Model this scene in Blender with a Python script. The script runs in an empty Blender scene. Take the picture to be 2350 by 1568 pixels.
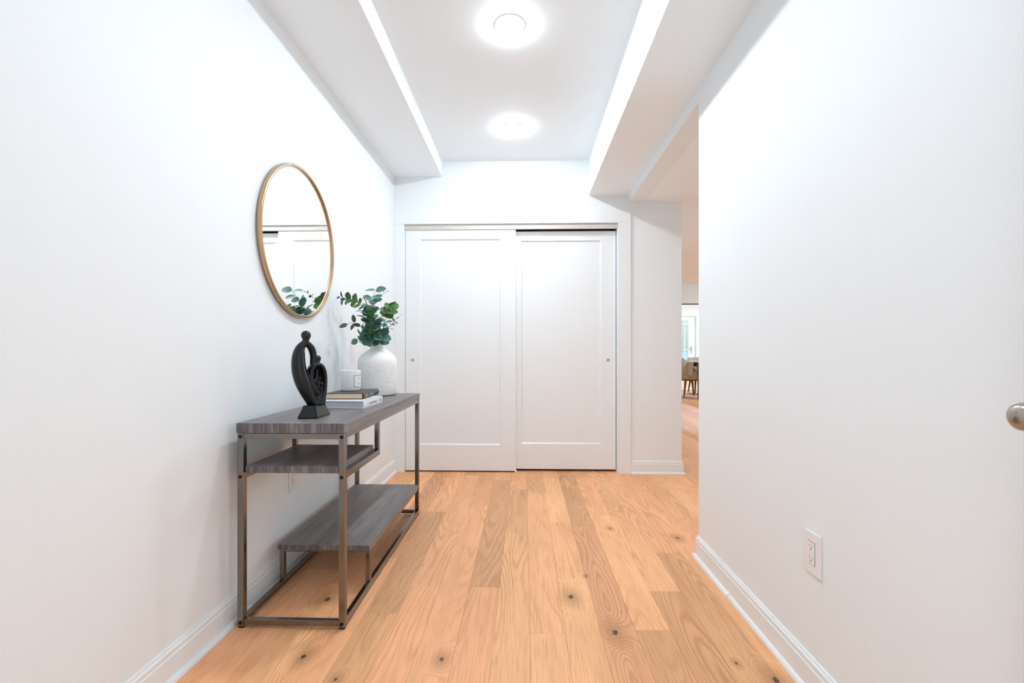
import bpy, bmesh, math, random
from mathutils import Vector, Matrix
random.seed(7)
sc = bpy.context.scene
C = sc.collection

# ------------------------------------------------------------------ camera, world, exposure
F_PX = 1060.0
cam_d = bpy.data.cameras.new('camera'); cam = bpy.data.objects.new('camera', cam_d); C.objects.link(cam)
cam_d.sensor_width = 36.0; cam_d.lens = 36.0 * F_PX / 2350.0
cam_d.shift_y = 21.0 / 2350.0; cam_d.clip_start = 0.02; cam_d.clip_end = 200
YAW = math.atan(29.0 / F_PX)
cam.location = (0, 0, 1.03); cam.rotation_euler = (math.pi / 2, 0, YAW)
sc.camera = cam

world = bpy.data.worlds.new('world'); sc.world = world; world.use_nodes = True
bg = world.node_tree.nodes['Background']
bg.inputs[0].default_value = (0.76, 0.90, 1.0, 1); bg.inputs[1].default_value = 2.2
sc.view_settings.view_transform = 'Standard'; sc.view_settings.look = 'None'
sc.view_settings.gamma = 1.0; sc.view_settings.use_curve_mapping = False
sc.view_settings.exposure = 0.16
sc.cycles.use_denoising = True
sc.cycles.max_bounces = 8; sc.cycles.diffuse_bounces = 7; sc.cycles.glossy_bounces = 5
sc.cycles.use_adaptive_sampling = True; sc.cycles.adaptive_threshold = 0.08; sc.cycles.use_light_tree = False
sc.cycles.caustics_reflective = False; sc.cycles.caustics_refractive = False
LAMP = 268.0        # emission of the recessed downlights

# ------------------------------------------------------------------ helpers
def link(o, parent=None):
    C.objects.link(o)
    if parent is not None:
        o.parent = parent
    return o

def tag(o, label=None, cat=None, group=None, kind=None):
    if label: o['label'] = label
    if cat: o['category'] = cat
    if group: o['group'] = group
    if kind: o['kind'] = kind
    return o

def thing(name, loc, label, cat, group=None, rz=0, kind=None):
    o = bpy.data.objects.new(name, None); o.empty_display_size = 0.05
    o.location = loc; o.rotation_euler = (0, 0, rz)
    link(o); tag(o, label, cat, group, kind)
    return o

def to_obj(name, bm, mat, parent=None, smooth=False, origin=None):
    """bm is in the parent's space (world space when there is no parent)"""
    me = bpy.data.meshes.new(name)
    bmesh.ops.recalc_face_normals(bm, faces=bm.faces[:])
    if origin is not None:
        bmesh.ops.translate(bm, verts=bm.verts[:], vec=-Vector(origin))
    bm.to_mesh(me); bm.free()
    if mat is not None: me.materials.append(mat)
    if smooth:
        for p in me.polygons: p.use_smooth = True
    o = bpy.data.objects.new(name, me)
    if origin is not None: o.location = origin
    return link(o, parent)

def nb(): return bmesh.new()

def box(bm, x0, x1, y0, y1, z0, z1, bev=0.0, seg=1):
    r = bmesh.ops.create_cube(bm, size=1.0)
    vs = r['verts']
    for v in vs:
        v.co = Vector((x0 if v.co.x < 0 else x1, y0 if v.co.y < 0 else y1, z0 if v.co.z < 0 else z1))
    if bev > 0:
        es = list({e for v in vs for e in v.link_edges})
        bmesh.ops.bevel(bm, geom=es, offset=bev, offset_type='OFFSET', segments=seg, profile=0.5, affect='EDGES')
    return bm

def bx(*a, **k): return box(nb(), *a, **k)

def lathe(bm, prof, n=48, center=(0, 0, 0), axis='Z', cap0=True, cap1=True):
    rings = []
    for r, h in prof:
        ring = []
        for i in range(n):
            a = 2 * math.pi * i / n
            c, s = r * math.cos(a), r * math.sin(a)
            p = {'Z': (c, s, h), 'Y': (c, h, s), 'X': (h, c, s)}[axis]
            ring.append(bm.verts.new(Vector(p) + Vector(center)))
        rings.append(ring)
    for a, b in zip(rings, rings[1:]):
        for i in range(n):
            bm.faces.new((a[i], a[(i + 1) % n], b[(i + 1) % n], b[i]))
    if cap0: bm.faces.new(rings[0][::-1])
    if cap1: bm.faces.new(rings[-1])
    return bm

def prism(bm, pts, p0, p1, side, up=(0, 0, 1), cap=True):
    """sweep profile points (d, h) from p0 to p1; d along `side`, h along `up`"""
    p0, p1, side, up = Vector(p0), Vector(p1), Vector(side), Vector(up)
    a = [bm.verts.new(p0 + side * d + up * h) for d, h in pts]
    b = [bm.verts.new(p1 + side * d + up * h) for d, h in pts]
    n = len(pts)
    for i in range(n):
        bm.faces.new((a[i], a[(i + 1) % n], b[(i + 1) % n], b[i]))
    if cap:
        bm.faces.new(a[::-1]); bm.faces.new(b)
    return bm

def catmull(pts, per=6):
    """pts: tuples of floats; returns a smooth resampled list"""
    P = [list(pts[0])] + [list(p) for p in pts] + [list(pts[-1])]
    out = []
    for i in range(1, len(P) - 2):
        p0, p1, p2, p3 = P[i - 1], P[i], P[i + 1], P[i + 2]
        for k in range(per):
            t = k / per
            out.append([0.5 * ((2 * b) + (-a + c) * t + (2 * a - 5 * b + 4 * c - d) * t * t + (-a + 3 * b - 3 * c + d) * t ** 3)
                        for a, b, c, d in zip(p0, p1, p2, p3)])
    out.append(list(pts[-1]))
    return out

def tube(bm, pts, radii, n=8, flat=1.0, flat_dir=None):
    """tube along pts; when flat_dir is given the radius along it is multiplied by flat"""
    pts = [Vector(p) for p in pts]
    rings = []
    for i, p in enumerate(pts):
        t = (pts[min(i + 1, len(pts) - 1)] - pts[max(i - 1, 0)]).normalized()
        ref = Vector(flat_dir) if flat_dir else (Vector((0, 0, 1)) if abs(t.z) < 0.9 else Vector((1, 0, 0)))
        u = (ref - t * ref.dot(t)).normalized()
        w = t.cross(u)
        r = radii[i] if isinstance(radii, (list, tuple)) else radii
        rings.append([bm.verts.new(p + u * (r * flat * math.cos(2 * math.pi * k / n)) + w * (r * math.sin(2 * math.pi * k / n))) for k in range(n)])
    for a, b in zip(rings, rings[1:]):
        for k in range(n):
            bm.faces.new((a[k], a[(k + 1) % n], b[(k + 1) % n], b[k]))
    bm.faces.new(rings[0][::-1]); bm.faces.new(rings[-1])
    return bm

# ------------------------------------------------------------------ materials
class NT:
    def __init__(s, name):
        s.m = bpy.data.materials.new(name); s.m.use_nodes = True
        s.t = s.m.node_tree; s.b = s.t.nodes['Principled BSDF']
    def n(s, typ, **kw):
        nd = s.t.nodes.new(typ)
        for k, v in kw.items(): setattr(nd, k, v)
        return nd
    def l(s, a, b): s.t.links.new(a, b)
    def put(s, sock, v):
        if hasattr(v, 'is_output') or isinstance(v, bpy.types.NodeSocket): s.l(v, sock)
        else: sock.default_value = v
    def math(s, op, a, b=None, c=None):
        nd = s.n('ShaderNodeMath', operation=op)
        s.put(nd.inputs[0], a)
        if b is not None: s.put(nd.inputs[1], b)
        if c is not None: s.put(nd.inputs[2], c)
        return nd.outputs[0]
    def mix(s, fac, a, b, blend='MIX'):
        nd = s.n('ShaderNodeMix', data_type='RGBA', blend_type=blend)
        s.put(nd.inputs[0], fac); s.put(nd.inputs[6], a); s.put(nd.inputs[7], b)
        return nd.outputs[2]
    def ramp(s, fac, stops):
        nd = s.n('ShaderNodeValToRGB'); s.put(nd.inputs[0], fac)
        e = nd.color_ramp.elements
        while len(e) < len(stops): e.new(0.5)
        for k, (p, c) in zip(e, stops):
            k.position = p; k.color = (*c, 1) if len(c) == 3 else c
        return nd.outputs[0]
    def noise(s, vec, scale=5, detail=3, rough=0.5, dist=0.0):
        nd = s.n('ShaderNodeTexNoise')
        s.l(vec, nd.inputs['Vector']); nd.inputs['Scale'].default_value = scale
        nd.inputs['Detail'].default_value = detail; nd.inputs['Roughness'].default_value = rough
        nd.inputs['Distortion'].default_value = dist
        return nd.outputs[0]
    def mapped(s, vec, scale=(1, 1, 1), loc=None):
        nd = s.n('ShaderNodeMapping'); s.l(vec, nd.inputs[0])
        nd.inputs['Scale'].default_value = scale
        if loc is not None: s.put(nd.inputs['Location'], loc)
        return nd.outputs[0]
    def bump(s, h, strength=0.1, dist=0.002):
        nd = s.n('ShaderNodeBump'); s.l(h, nd.inputs['Height'])
        nd.inputs['Strength'].default_value = strength; nd.inputs['Distance'].default_value = dist
        s.l(nd.outputs[0], s.b.inputs['Normal'])
    def base(s, col=None, rough=0.5, metal=0.0, spec=0.5):
        if col is not None: s.put(s.b.inputs['Base Color'], (*col, 1) if isinstance(col, tuple) and len(col) == 3 else col)
        s.put(s.b.inputs['Roughness'], rough); s.b.inputs['Metallic'].default_value = metal
        s.b.inputs['Specular IOR Level'].default_value = spec
        return s
    def pos(s): return s.n('ShaderNodeNewGeometry').outputs['Position']
    def objc(s): return s.n('ShaderNodeTexCoord').outputs['Object']

def plain(name, col, rough=0.5, metal=0.0, spec=0.5, noise=0.0, scale=40):
    t = NT(name)
    if noise:
        f = t.noise(t.pos(), scale, 3)
        c = t.mix(f, (*[k * (1 - noise) for k in col], 1), (*[min(1, k * (1 + noise)) for k in col], 1))
        t.base(c, rough, metal, spec)
    else:
        t.base(col, rough, metal, spec)
    return t.m

def paint(name, col, rough, bump, spec=0.35):
    t = NT(name); p = t.pos()
    f = t.noise(p, 2.2, 0)
    t.base(t.mix(f, (*[k * 0.985 for k in col], 1), (*col, 1)), rough, 0, spec)
    if bump: t.bump(t.noise(p, 420, 0), bump, 0.0006)
    return t.m

M_WALL = paint('wall_paint', (0.850, 0.890, 0.915), 0.62, 0)
M_CEIL = paint('ceiling_paint', (0.895, 0.948, 0.980), 0.75, 0)
M_TRIM = paint('trim_paint', (0.850, 0.885, 0.905), 0.34, 0, 0.5)
M_DOOR = paint('door_paint', (0.840, 0.868, 0.888), 0.36, 0, 0.5)
M_FASCIA = plain('unpainted_fascia', (0.62, 0.58, 0.54), 0.6, noise=0.08, scale=30)
M_DARK = plain('dark_gap', (0.03, 0.028, 0.025), 0.7)
M_PLASTIC = plain('white_plastic', (0.84, 0.845, 0.85), 0.3)
M_SLOT = plain('socket_slot', (0.16, 0.16, 0.16), 0.6)
M_NICKEL = plain('brushed_nickel', (0.42, 0.37, 0.31), 0.24, 1.0)
M_PULL = plain('satin_pull', (0.45, 0.45, 0.45), 0.35, 1.0)
M_GUN = plain('gunmetal', (0.235, 0.220, 0.205), 0.17, 1.0)
M_BOLT = plain('black_bolt', (0.012, 0.012, 0.013), 0.35, 0.6)
M_GOLD = plain('brushed_gold', (0.55, 0.38, 0.22), 0.28, 1.0)
M_MIRROR = plain('mirror_glass', (0.93, 0.94, 0.94), 0.0, 1.0)
M_BLACKC = plain('black_stone', (0.0035, 0.0050, 0.0075), 0.22, 0.0, 0.42, noise=0.3, scale=60)
M_BLACKTRACK = plain('black_track', (0.02, 0.02, 0.022), 0.5)
M_PAGE_CREAM = plain('cream_pages', (0.70, 0.53, 0.38), 0.8, noise=0.05, scale=90)
M_PAGE_GREY = plain('grey_pages', (0.50, 0.53, 0.58), 0.8, noise=0.05, scale=90)
M_BOOKBLACK = plain('charcoal_cloth_cover', (0.055, 0.056, 0.058), 0.5, noise=0.15, scale=200)
M_BOOKWHITE = plain('white_book_cover', (0.82, 0.82, 0.82), 0.4)
M_GILT = plain('gilt_lettering', (0.62, 0.42, 0.16), 0.4, 0.3)
M_GREYINK = plain('grey_ink', (0.42, 0.42, 0.44), 0.6)
M_BLACKINK = plain('black_ink', (0.03, 0.03, 0.03), 0.6)
M_LABEL = plain('paper_label', (0.80, 0.80, 0.78), 0.6)
M_LENS = None

def emission(name, col, strength):
    t = NT(name); t.base((0.8, 0.8, 0.8), 0.5)
    t.b.inputs['Emission Color'].default_value = (*col, 1); t.b.inputs['Emission Strength'].default_value = strength
    return t.m
M_LENS = emission('lamp_lens', (0.85, 0.94, 1.0), LAMP)

# ---- oak planks
KNOTS = [(0.193, 1.938, .020), (0.331, 1.697, .022), (-0.277, 1.533, .014), (0.785, 1.466, .020), (0.697, 1.540, .008),
         (-0.815, 1.891, .020), (-0.744, 1.536, .016), (-0.592, 1.430, .010), (0.281, 2.120, .007), (0.840, 2.563, .018), (0.495, 2.690, .012)]
def oak():
    t = NT('oak_plank'); p = t.pos()
    at = t.n('ShaderNodeAttribute', attribute_name='tone')
    sep = t.n('ShaderNodeSeparateColor'); t.l(at.outputs['Color'], sep.inputs[0])
    bright, hue, seed = sep.outputs[0], sep.outputs[1], sep.outputs[2]
    off = t.n('ShaderNodeCombineXYZ')
    t.l(t.math('MULTIPLY', seed, 37.0), off.inputs[0]); t.l(t.math('MULTIPLY', seed, 91.0), off.inputs[1]); t.l(t.math('MULTIPLY', seed, 53.0), off.inputs[2])
    sh = t.n('ShaderNodeVectorMath', operation='ADD'); t.l(p, sh.inputs[0]); t.l(off.outputs[0], sh.inputs[1])
    q = sh.outputs[0]
    # knots: rings bend round them
    knot_f = None; knot_d = None
    for kx, ky, kr in KNOTS:
        sub = t.n('ShaderNodeVectorMath', operation='SUBTRACT'); t.l(p, sub.inputs[0]); sub.inputs[1].default_value = (kx, ky, 0)
        mp = t.n('ShaderNodeVectorMath', operation='MULTIPLY'); t.l(sub.outputs[0], mp.inputs[0]); mp.inputs[1].default_value = (1.0, 0.62, 0)
        ln = t.n('ShaderNodeVectorMath', operation='LENGTH'); t.l(mp.outputs[0], ln.inputs[0])
        d = t.math('DIVIDE', ln.outputs[1], kr)
        g = t.math('POWER', 2.718, t.math('MULTIPLY', t.math('MULTIPLY', d, d), -0.16))
        knot_f = g if knot_f is None else t.math('ADD', knot_f, g)
        knot_d = d if knot_d is None else t.math('MINIMUM', knot_d, d)
    # cathedral grain: contour lines of a stretched noise field
    f1 = t.noise(t.mapped(q, (5.5, 0.62, 1)), 1.0, 1.4, 0.5)
    f1 = t.math('ADD', f1, t.math('MULTIPLY', knot_f, 0.28))
    w = t.math('SINE', t.math('MULTIPLY', f1, 150.0))
    w = t.math('POWER', t.math('MULTIPLY_ADD', w, 0.5, 0.5), 2.4)
    vis = t.noise(t.mapped(q, (6, 0.9, 1)), 1.0, 0.0)
    visr = t.ramp(vis, [(0.38, (0.12,) * 3), (0.68, (1, 1, 1))])
    grain = t.math('MULTIPLY', w, visr)
    fine = t.noise(t.mapped(q, (240, 7, 1)), 1.0, 1, 0.6)
    mott = t.noise(t.mapped(q, (9, 1.6, 1)), 1.0, 1.5, 0.6)
    light = (0.90, 0.49, 0.245, 1); pinkish = (0.86, 0.425, 0.225, 1); dark = (0.52, 0.235, 0.095, 1)
    c = t.mix(hue, light, pinkish)
    c = t.mix(t.math('MULTIPLY', t.ramp(mott, [(0.42, (0, 0, 0)), (0.75, (1, 1, 1))]), 0.42), c, (0.60, 0.30, 0.145, 1))
    c = t.mix(t.math('MULTIPLY', grain, 0.55), c, dark)
    c = t.mix(t.math('MULTIPLY', t.ramp(fine, [(0.5, (0, 0, 0)), (0.72, (1, 1, 1))]), 0.45), c, dark)
    mul = t.math('MULTIPLY_ADD', bright, 0.52, 0.74)
    cm = t.n('ShaderNodeVectorMath', operation='SCALE'); t.l(c, cm.inputs[0]); t.l(mul, cm.inputs['Scale'])
    # knot colour with a ragged outline
    rag = t.math('ADD', knot_d, t.math('MULTIPLY', t.noise(p, 120, 1), 0.9))
    kmask = t.ramp(rag, [(0.8, (1, 1, 1)), (1.5, (0, 0, 0))])
    halo = t.ramp(t.math('DIVIDE', rag, 4.0), [(0.12, (0.75,) * 3), (0.9, (0, 0, 0))])
    c2 = t.mix(halo, cm.outputs[0], (0.42, 0.20, 0.085, 1))
    c2 = t.mix(kmask, c2, (0.10, 0.065, 0.045, 1))
    # tiny pin knots and pale scuffs
    vo = t.n('ShaderNodeTexVoronoi'); t.l(t.mapped(p, (7, 3.4, 1)), vo.inputs['Vector']); vo.inputs['Scale'].default_value = 1.0
    spot = t.ramp(vo.outputs['Distance'], [(0.016, (1, 1, 1)), (0.034, (0, 0, 0))])
    c2 = t.mix(t.math('MULTIPLY', spot, 0.7), c2, (0.14, 0.08, 0.05, 1))
    scf = t.ramp(t.noise(t.mapped(p, (14, 9, 1)), 1.0, 3, 0.75), [(0.70, (0, 0, 0)), (0.82, (1, 1, 1))])
    c2 = t.mix(t.math('MULTIPLY', scf, 0.35), c2, (0.78, 0.66, 0.56, 1))
    rg = t.math('MULTIPLY_ADD', fine, 0.14, 0.40)
    t.base(c2, rg, 0, 0.32)
    t.bump(fine, -0.10, 0.0008)
    return t.m
M_OAK = oak()

def greywood():
    t = NT('grey_wood_laminate'); o = t.objc()
    s1 = t.noise(t.mapped(o, (330, 7.0, 330)), 1.0, 3, 0.65)
    s2 = t.noise(t.mapped(o, (34, 1.3, 34)), 1.0, 2, 0.55, 0.4)
    f = t.math('MULTIPLY_ADD', s1, 0.6, t.math('MULTIPLY', s2, 0.4))
    c = t.ramp(f, [(0.30, (0.085, 0.073, 0.073)), (0.50, (0.178, 0.158, 0.158)), (0.70, (0.30, 0.275, 0.273))])
    t.base(c, 0.42, 0, 0.5); t.bump(s1, 0.22, 0.001)
    return t.m
M_GREYWOOD = greywood()
def greywood_end():
    t = NT('grey_wood_edge'); o = t.objc()
    s1 = t.noise(t.mapped(o, (260, 1, 8.0)), 1.0, 3, 0.7)
    s2 = t.noise(t.mapped(o, (30, 1, 2.0)), 1.0, 3, 0.6)
    f = t.math('MULTIPLY_ADD', s1, 0.62, t.math('MULTIPLY', s2, 0.38))
    c = t.ramp(f, [(0.34, (0.055, 0.048, 0.052)), (0.50, (0.135, 0.122, 0.128)), (0.66, (0.32, 0.30, 0.31))])
    t.base(c, 0.45, 0, 0.4); t.bump(s1, 0.25, 0.001)
    return t.m
M_GREYWOOD_END = greywood_end()

def ceramic():
    t = NT('chalky_ceramic'); o = t.objc()
    scr = t.noise(t.mapped(o, (34, 34, 330)), 1.0, 4, 0.75)
    sep = t.n('ShaderNodeSeparateXYZ'); t.l(o, sep.inputs[0])
    low = t.ramp(sep.outputs[2], [(0.17, (1, 1, 1)), (0.215, (0, 0, 0))])
    mask = t.math('MULTIPLY', t.ramp(scr, [(0.53, (0, 0, 0)), (0.66, (1, 1, 1))]), low)
    c = t.mix(t.math('MULTIPLY', mask, 0.55), (0.88, 0.88, 0.875, 1), (0.46, 0.45, 0.43, 1))
    foot = t.ramp(sep.outputs[2], [(0.004, (1, 1, 1)), (0.006, (0, 0, 0))])
    c = t.mix(foot, c, (0.30, 0.20, 0.14, 1))
    t.base(c, 0.55, 0, 0.4)
    t.bump(t.math('MULTIPLY', t.math('ADD', scr, t.math('MULTIPLY', mask, -1.0)), low), 0.5, 0.002)
    return t.m
M_CERAMIC = ceramic()

def candleglass():
    t = NT('frosted_cup'); t.base((0.78, 0.79, 0.79), 0.22, 0, 0.5)
    return t.m
M_CUP = candleglass()
M_WAX = plain('white_wax', (0.83, 0.82, 0.80), 0.5)

def leafmat(name, a, b):
    t = NT(name)
    oi = t.n('ShaderNodeObjectInfo')
    f = t.noise(t.objc(), 3.0, 3)
    c = t.mix(t.math('MULTIPLY_ADD', oi.outputs['Random'], 0.7, t.math('MULTIPLY', f, 0.3)), (*a, 1), (*b, 1))
    t.base(c, 0.5, 0, 0.4)
    t.b.inputs['Transmission Weight'].default_value = 0.0
    return t.m
M_LEAF_BLUE = leafmat('eucalyptus_leaf_blue_green', (0.028, 0.115, 0.080), (0.165, 0.34, 0.275))
M_LEAF_GREEN = leafmat('eucalyptus_leaf_fresh_green', (0.040, 0.135, 0.028), (0.13, 0.30, 0.08))
M_LEAF_DARK = leafmat('eucalyptus_leaf_grey_olive', (0.045, 0.070, 0.045), (0.095, 0.125, 0.10))
M_STEM = plain('eucalyptus_stem', (0.13, 0.16, 0.085), 0.6)

M_WALNUT = plain('walnut_wood', (0.13, 0.052, 0.024), 0.4, noise=0.35, scale=25)
M_BEIGE = plain('beige_upholstery', (0.47, 0.43, 0.34), 0.8, noise=0.05, scale=120)
def runner_mat():
    t = NT('woven_runner'); p = t.pos()
    a = t.noise(t.mapped(p, (30, 30, 240)), 1.0, 2); b = t.noise(t.mapped(p, (240, 240, 30)), 1.0, 2)
    f = t.math('MULTIPLY_ADD', a, 0.5, t.math('MULTIPLY', b, 0.5))
    t.base(t.ramp(f, [(0.40, (0.30, 0.26, 0.22)), (0.60, (0.66, 0.62, 0.57))]), 0.9)
    return t.m
M_RUNNER = runner_mat()
M_FENCE = plain('weathered_fence', (0.46, 0.48, 0.41), 0.8, noise=0.2, scale=6)
M_PALEBLUE = plain('pale_blue_cover', (0.46, 0.66, 0.72), 0.6, noise=0.1, scale=5)
M_GROUND = plain('pale_paving', (0.72, 0.72, 0.72), 0.9, noise=0.15, scale=4)
M_METAL = plain('steel_handle', (0.30, 0.30, 0.31), 0.35, 1.0)
def glassmat():
    t = NT('window_glass'); t.base((1, 1, 1), 0.0); t.b.inputs['Transmission Weight'].default_value = 1.0
    t.b.inputs['IOR'].default_value = 1.05
    return t.m
M_GLASS = glassmat()

# ------------------------------------------------------------------ setting: shell
XL, XR, YB = -1.108, 0.866, 3.90       # left wall, right wall, back wall
YF = -0.12                             # front wall with the entry doorway
ZT, ZSL, ZSR, ZP = 2.634, 2.508, 2.335, 2.268   # tray ceiling, left soffit, right soffit, passage ceiling
YRW = 2.323                            # far end of the right wall
XWE = 1.312                            # free end of the back wall
def struct(name, bm, mat, label, cat='wall', parent=None, smooth=False):
    o = to_obj(name, bm, mat, parent, smooth)
    if parent is None: tag(o, label, cat, kind='structure')
    return o

# left wall: long plane, and a nearer length that bends away a little (the faint vertical line)
bm = nb(); box(bm, XL - 0.12, XL, 1.03, YB + 0.12, -0.02, 2.76)
struct('wall_left', bm, M_WALL, 'long white wall on the left carrying the round mirror')
bm = nb()
vs = [(XL, 1.03), (XL - 0.12, 1.03), (XL - 0.17, YF - 0.3), (XL - 0.042, YF - 0.3)]
a = [bm.verts.new((x, y, -0.02)) for x, y in vs]; b = [bm.verts.new((x, y, 2.76)) for x, y in vs]
for i in range(4): bm.faces.new((a[i], a[(i + 1) % 4], b[(i + 1) % 4], b[i]))
bm.faces.new(a); bm.faces.new(b)
struct('wall_left_near', bm, M_WALL, 'short near length of the left wall at the edge of the frame')
# right wall and the beam that carries on over the opening
struct('wall_right', bx(XR, XR + 0.13, YF - 0.3, YRW, -0.02, 2.76), M_WALL, 'white wall on the right with the outlet, ending at the opening')
struct('trim_1', bx(XR, XR + 0.13, YRW, YB, ZP, 2.76), M_WALL, 'low white beam over the opening beyond the right wall', 'beam')
# back wall round the closet opening
OX0, OX1, OZ = -1.020, 0.782, 2.100
bm = nb()
box(bm, XL, OX0, YB, YB + 0.12, -0.02, OZ); box(bm, OX1, XWE, YB, YB + 0.12, -0.02, OZ); box(bm, XL, XWE, YB, YB + 0.12, OZ, 2.76)
struct('wall_back', bm, M_WALL, 'white end wall around and above the closet doors')
bm = nb()
box(bm, XWE - 0.12, XWE, YB + 0.12, 4.72, -0.02, 2.76); box(bm, XL, XWE - 0.12, 4.60, 4.72, -0.02, 2.76); box(bm, XL - 0.12, XL, YB + 0.12, 4.72, -0.02, 2.76)
struct('wall_closet', bm, M_WALL, 'inner walls of the closet behind the sliding doors')
# ceilings and soffits
struct('ceiling', bx(XL - 0.2, XR + 0.13, YF - 0.3, 4.72, ZT, 2.76), M_CEIL, 'raised white ceiling between the two soffits with recessed lights', 'ceiling')
struct('trim_2', bx(XL - 0.2, -0.700, YF - 0.3, YB, ZSL, ZT), M_CEIL, 'shallow white ceiling soffit along the left wall', 'soffit')
struct('trim_3', bx(0.539, XR, YF - 0.3, YB, ZSR, ZT), M_CEIL, 'deep white ceiling soffit along the right side', 'soffit')
# entry doorway behind the camera
bm = nb()
box(bm, XL - 0.2, -0.10, YF - 0.14, YF, -0.02, 2.76); box(bm, 0.815, XR, YF - 0.14, YF, -0.02, 2.76); box(bm, -0.10, 0.815, YF - 0.14, YF, 2.08, 2.76)
struct('wall_front', bm, M_WALL, 'white wall with the entry doorway behind the viewpoint')
# rooms beyond the opening
YH = 11.95
struct('ceiling_passage', bx(XR + 0.13, 1.93, YRW - 0.12, YH, ZP, 2.85), M_CEIL, 'lower white ceiling just beyond the opening', 'ceiling')
struct('ceiling_dining', bx(1.93, 8.0, YRW - 0.12, YH, 2.735, 2.85), M_CEIL, 'plain ceiling over the far dining area', 'ceiling')
struct('ceiling_sunroom', bx(-0.2, 8.0, YH, 16.3, 2.735, 2.85), M_CEIL, 'ceiling of the furthest bright room', 'ceiling')
struct('wall_dining_near', bx(XR + 0.13, 8.0, YRW - 0.12, YRW, -0.02, 2.85), M_WALL, 'near wall of the side room, out of view')
struct('wall_dining_side', bx(8.0, 8.12, YRW - 0.12, 16.3, -0.02, 2.85), M_WALL, 'far side wall of the dining area, out of view')
struct('wall_dining_left', bx(XWE - 0.12, XWE, 4.72, YH, -0.02, 2.85), M_WALL, 'wall running on behind the closet')
bm = nb(); box(bm, XWE, 8.0, YH, YH + 0.12, 2.235, 2.85); box(bm, -0.2, 2.6, YH, YH + 0.12, -0.02, 2.85)
struct('wall_header', bm, M_WALL, 'white wall above the wide opening at the end of the dining area')
struct('trim_4', bx(2.6, 8.0, YH - 0.005, YH + 0.02, 2.209, 2.235), M_BLACKTRACK, 'thin black track line under the far white wall', 'track')
struct('trim_5', bx(2.6, 8.0, YH - 0.02, YH + 0.10, 0.0, 0.022), M_TRIM, 'white threshold strip on the floor of the far opening', 'threshold')
YW = 16.05
DX0, DX1, DZ = 4.95, 5.90, 2.226
bm = nb()
box(bm, -0.2, DX0, YW, YW + 0.25, -0.02, 2.85); box(bm, DX1, 8.0, YW, YW + 0.25, -0.02, 2.85); box(bm, DX0, DX1, YW, YW + 0.25, DZ, 2.85)
struct('wall_far', bm, M_WALL, 'furthest white wall around the glazed door')
struct('wall_sunroom_left', bx(-0.3, -0.2, YH, 16.3, -0.02, 2.85), M_WALL, 'side wall of the furthest room, out of view')
struct('baseboard_far', bx(-0.2, DX0, YW - 0.015, YW, 0, 0.13), M_TRIM, 'white baseboard of the furthest wall', 'baseboard')

# ------------------------------------------------------------------ floor of oak planks
floor = struct('floor', bx(-1.4, 8.1, -1.6, 16.3, -0.06, -0.012), M_DARK, 'light oak plank floor running towards the closet', 'floor')
tag(floor, kind='structure')
PW = 0.1295; X0 = 0.019
def vy(v): return 1.03 * F_PX / (v - 805.0)
JOINT = {0: [1453, 1130], 1: [1325, 1199, 1096], 2: [1205, 1121], 3: [1442, 1177.5, 1096], 4: [1353, 1104], 5: [1266], 7: [1189],
         -1: [1221], -2: [1349, 1103], -3: [1256, 1163], -4: [1349], -5: [1412, 1176]}
TONE = {(1, 0): (0.62, 0.0), (2, 0): (0.36, 0.85), (-2, 1): (0.22, 0.55), (4, 0): (0.26, 0.45), (0, 0): (0.62, 0.35), (0, 1): (0.62, 0.55), (-1, 0): (0.50, 0.30)}
rp = random.Random(11)
planks = []   # (x0,x1,y0,y1,tone)
for k in range(-10, 62):
    x0 = X0 + k * PW; x1 = x0 + PW
    ya, yb = (-1.5, 4.58) if x1 <= 1.30 else (YRW, 16.25)
    if x0 < XR and x1 > XR: ya = -0.1
    cuts = sorted(vy(v) for v in JOINT.get(k, []))
    y = cuts[-1] if cuts else (rp.uniform(1.2, 2.6) if x1 <= 1.3 else rp.uniform(2.4, 4.0))
    if not cuts: cuts = [y]
    ynxt = y
    while True:
        ynxt += rp.uniform(0.7, 1.9)
        if ynxt > yb - 0.25: break
        cuts.append(ynxt)
    ylow = min(cuts[0], 2.05) if k in JOINT else cuts[0]
    while True:
        ylow -= rp.uniform(0.9, 1.9)
        if ylow < ya + 0.25: break
        cuts.insert(0, ylow)
    cuts = [c for c in cuts if ya + 0.1 < c < yb - 0.1]
    edges = [ya] + cuts + [yb]
    base_i = next((i for i in range(len(edges) - 1) if edges[i + 1] > 1.47), 0)
    for i in range(len(edges) - 1):
        tone = (rp.uniform(0.18, 0.85), rp.random(), rp.random())
        ov = TONE.get((k, i - base_i))
        if ov: tone = (ov[0], ov[1], tone[2])
        planks.append((x0, x1, edges[i], edges[i + 1], tone))

def proj(x, y, z):
    d = -math.sin(YAW) * x + math.cos(YAW) * y
    if d < 0.05: return None
    return 1175 + F_PX * (math.cos(YAW) * x + math.sin(YAW) * y) / d, 805 - F_PX * (z - 1.03) / d, d
def plank_area(p):
    x0, x1, y0, y1, _ = p; n = 0.0
    for i in range(30):
        y = y0 + (y1 - y0) * (i + 0.5) / 30
        for x in (x0 + 0.02, (x0 + x1) / 2, x1 - 0.02):
            q = proj(x, y, 0)
            if q is None: continue
            u, v, d = q
            ok = (0 <= u <= 2350 and v <= 1568) and ((XL < x < XR and y < YB) or (x >= XR and u < 1604 and (y < YB or u > 1564)))
            if ok: n += (F_PX / d) ** 2 * PW / 3 * (y1 - y0) / 30 * (1.03 / d)
    return n

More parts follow.
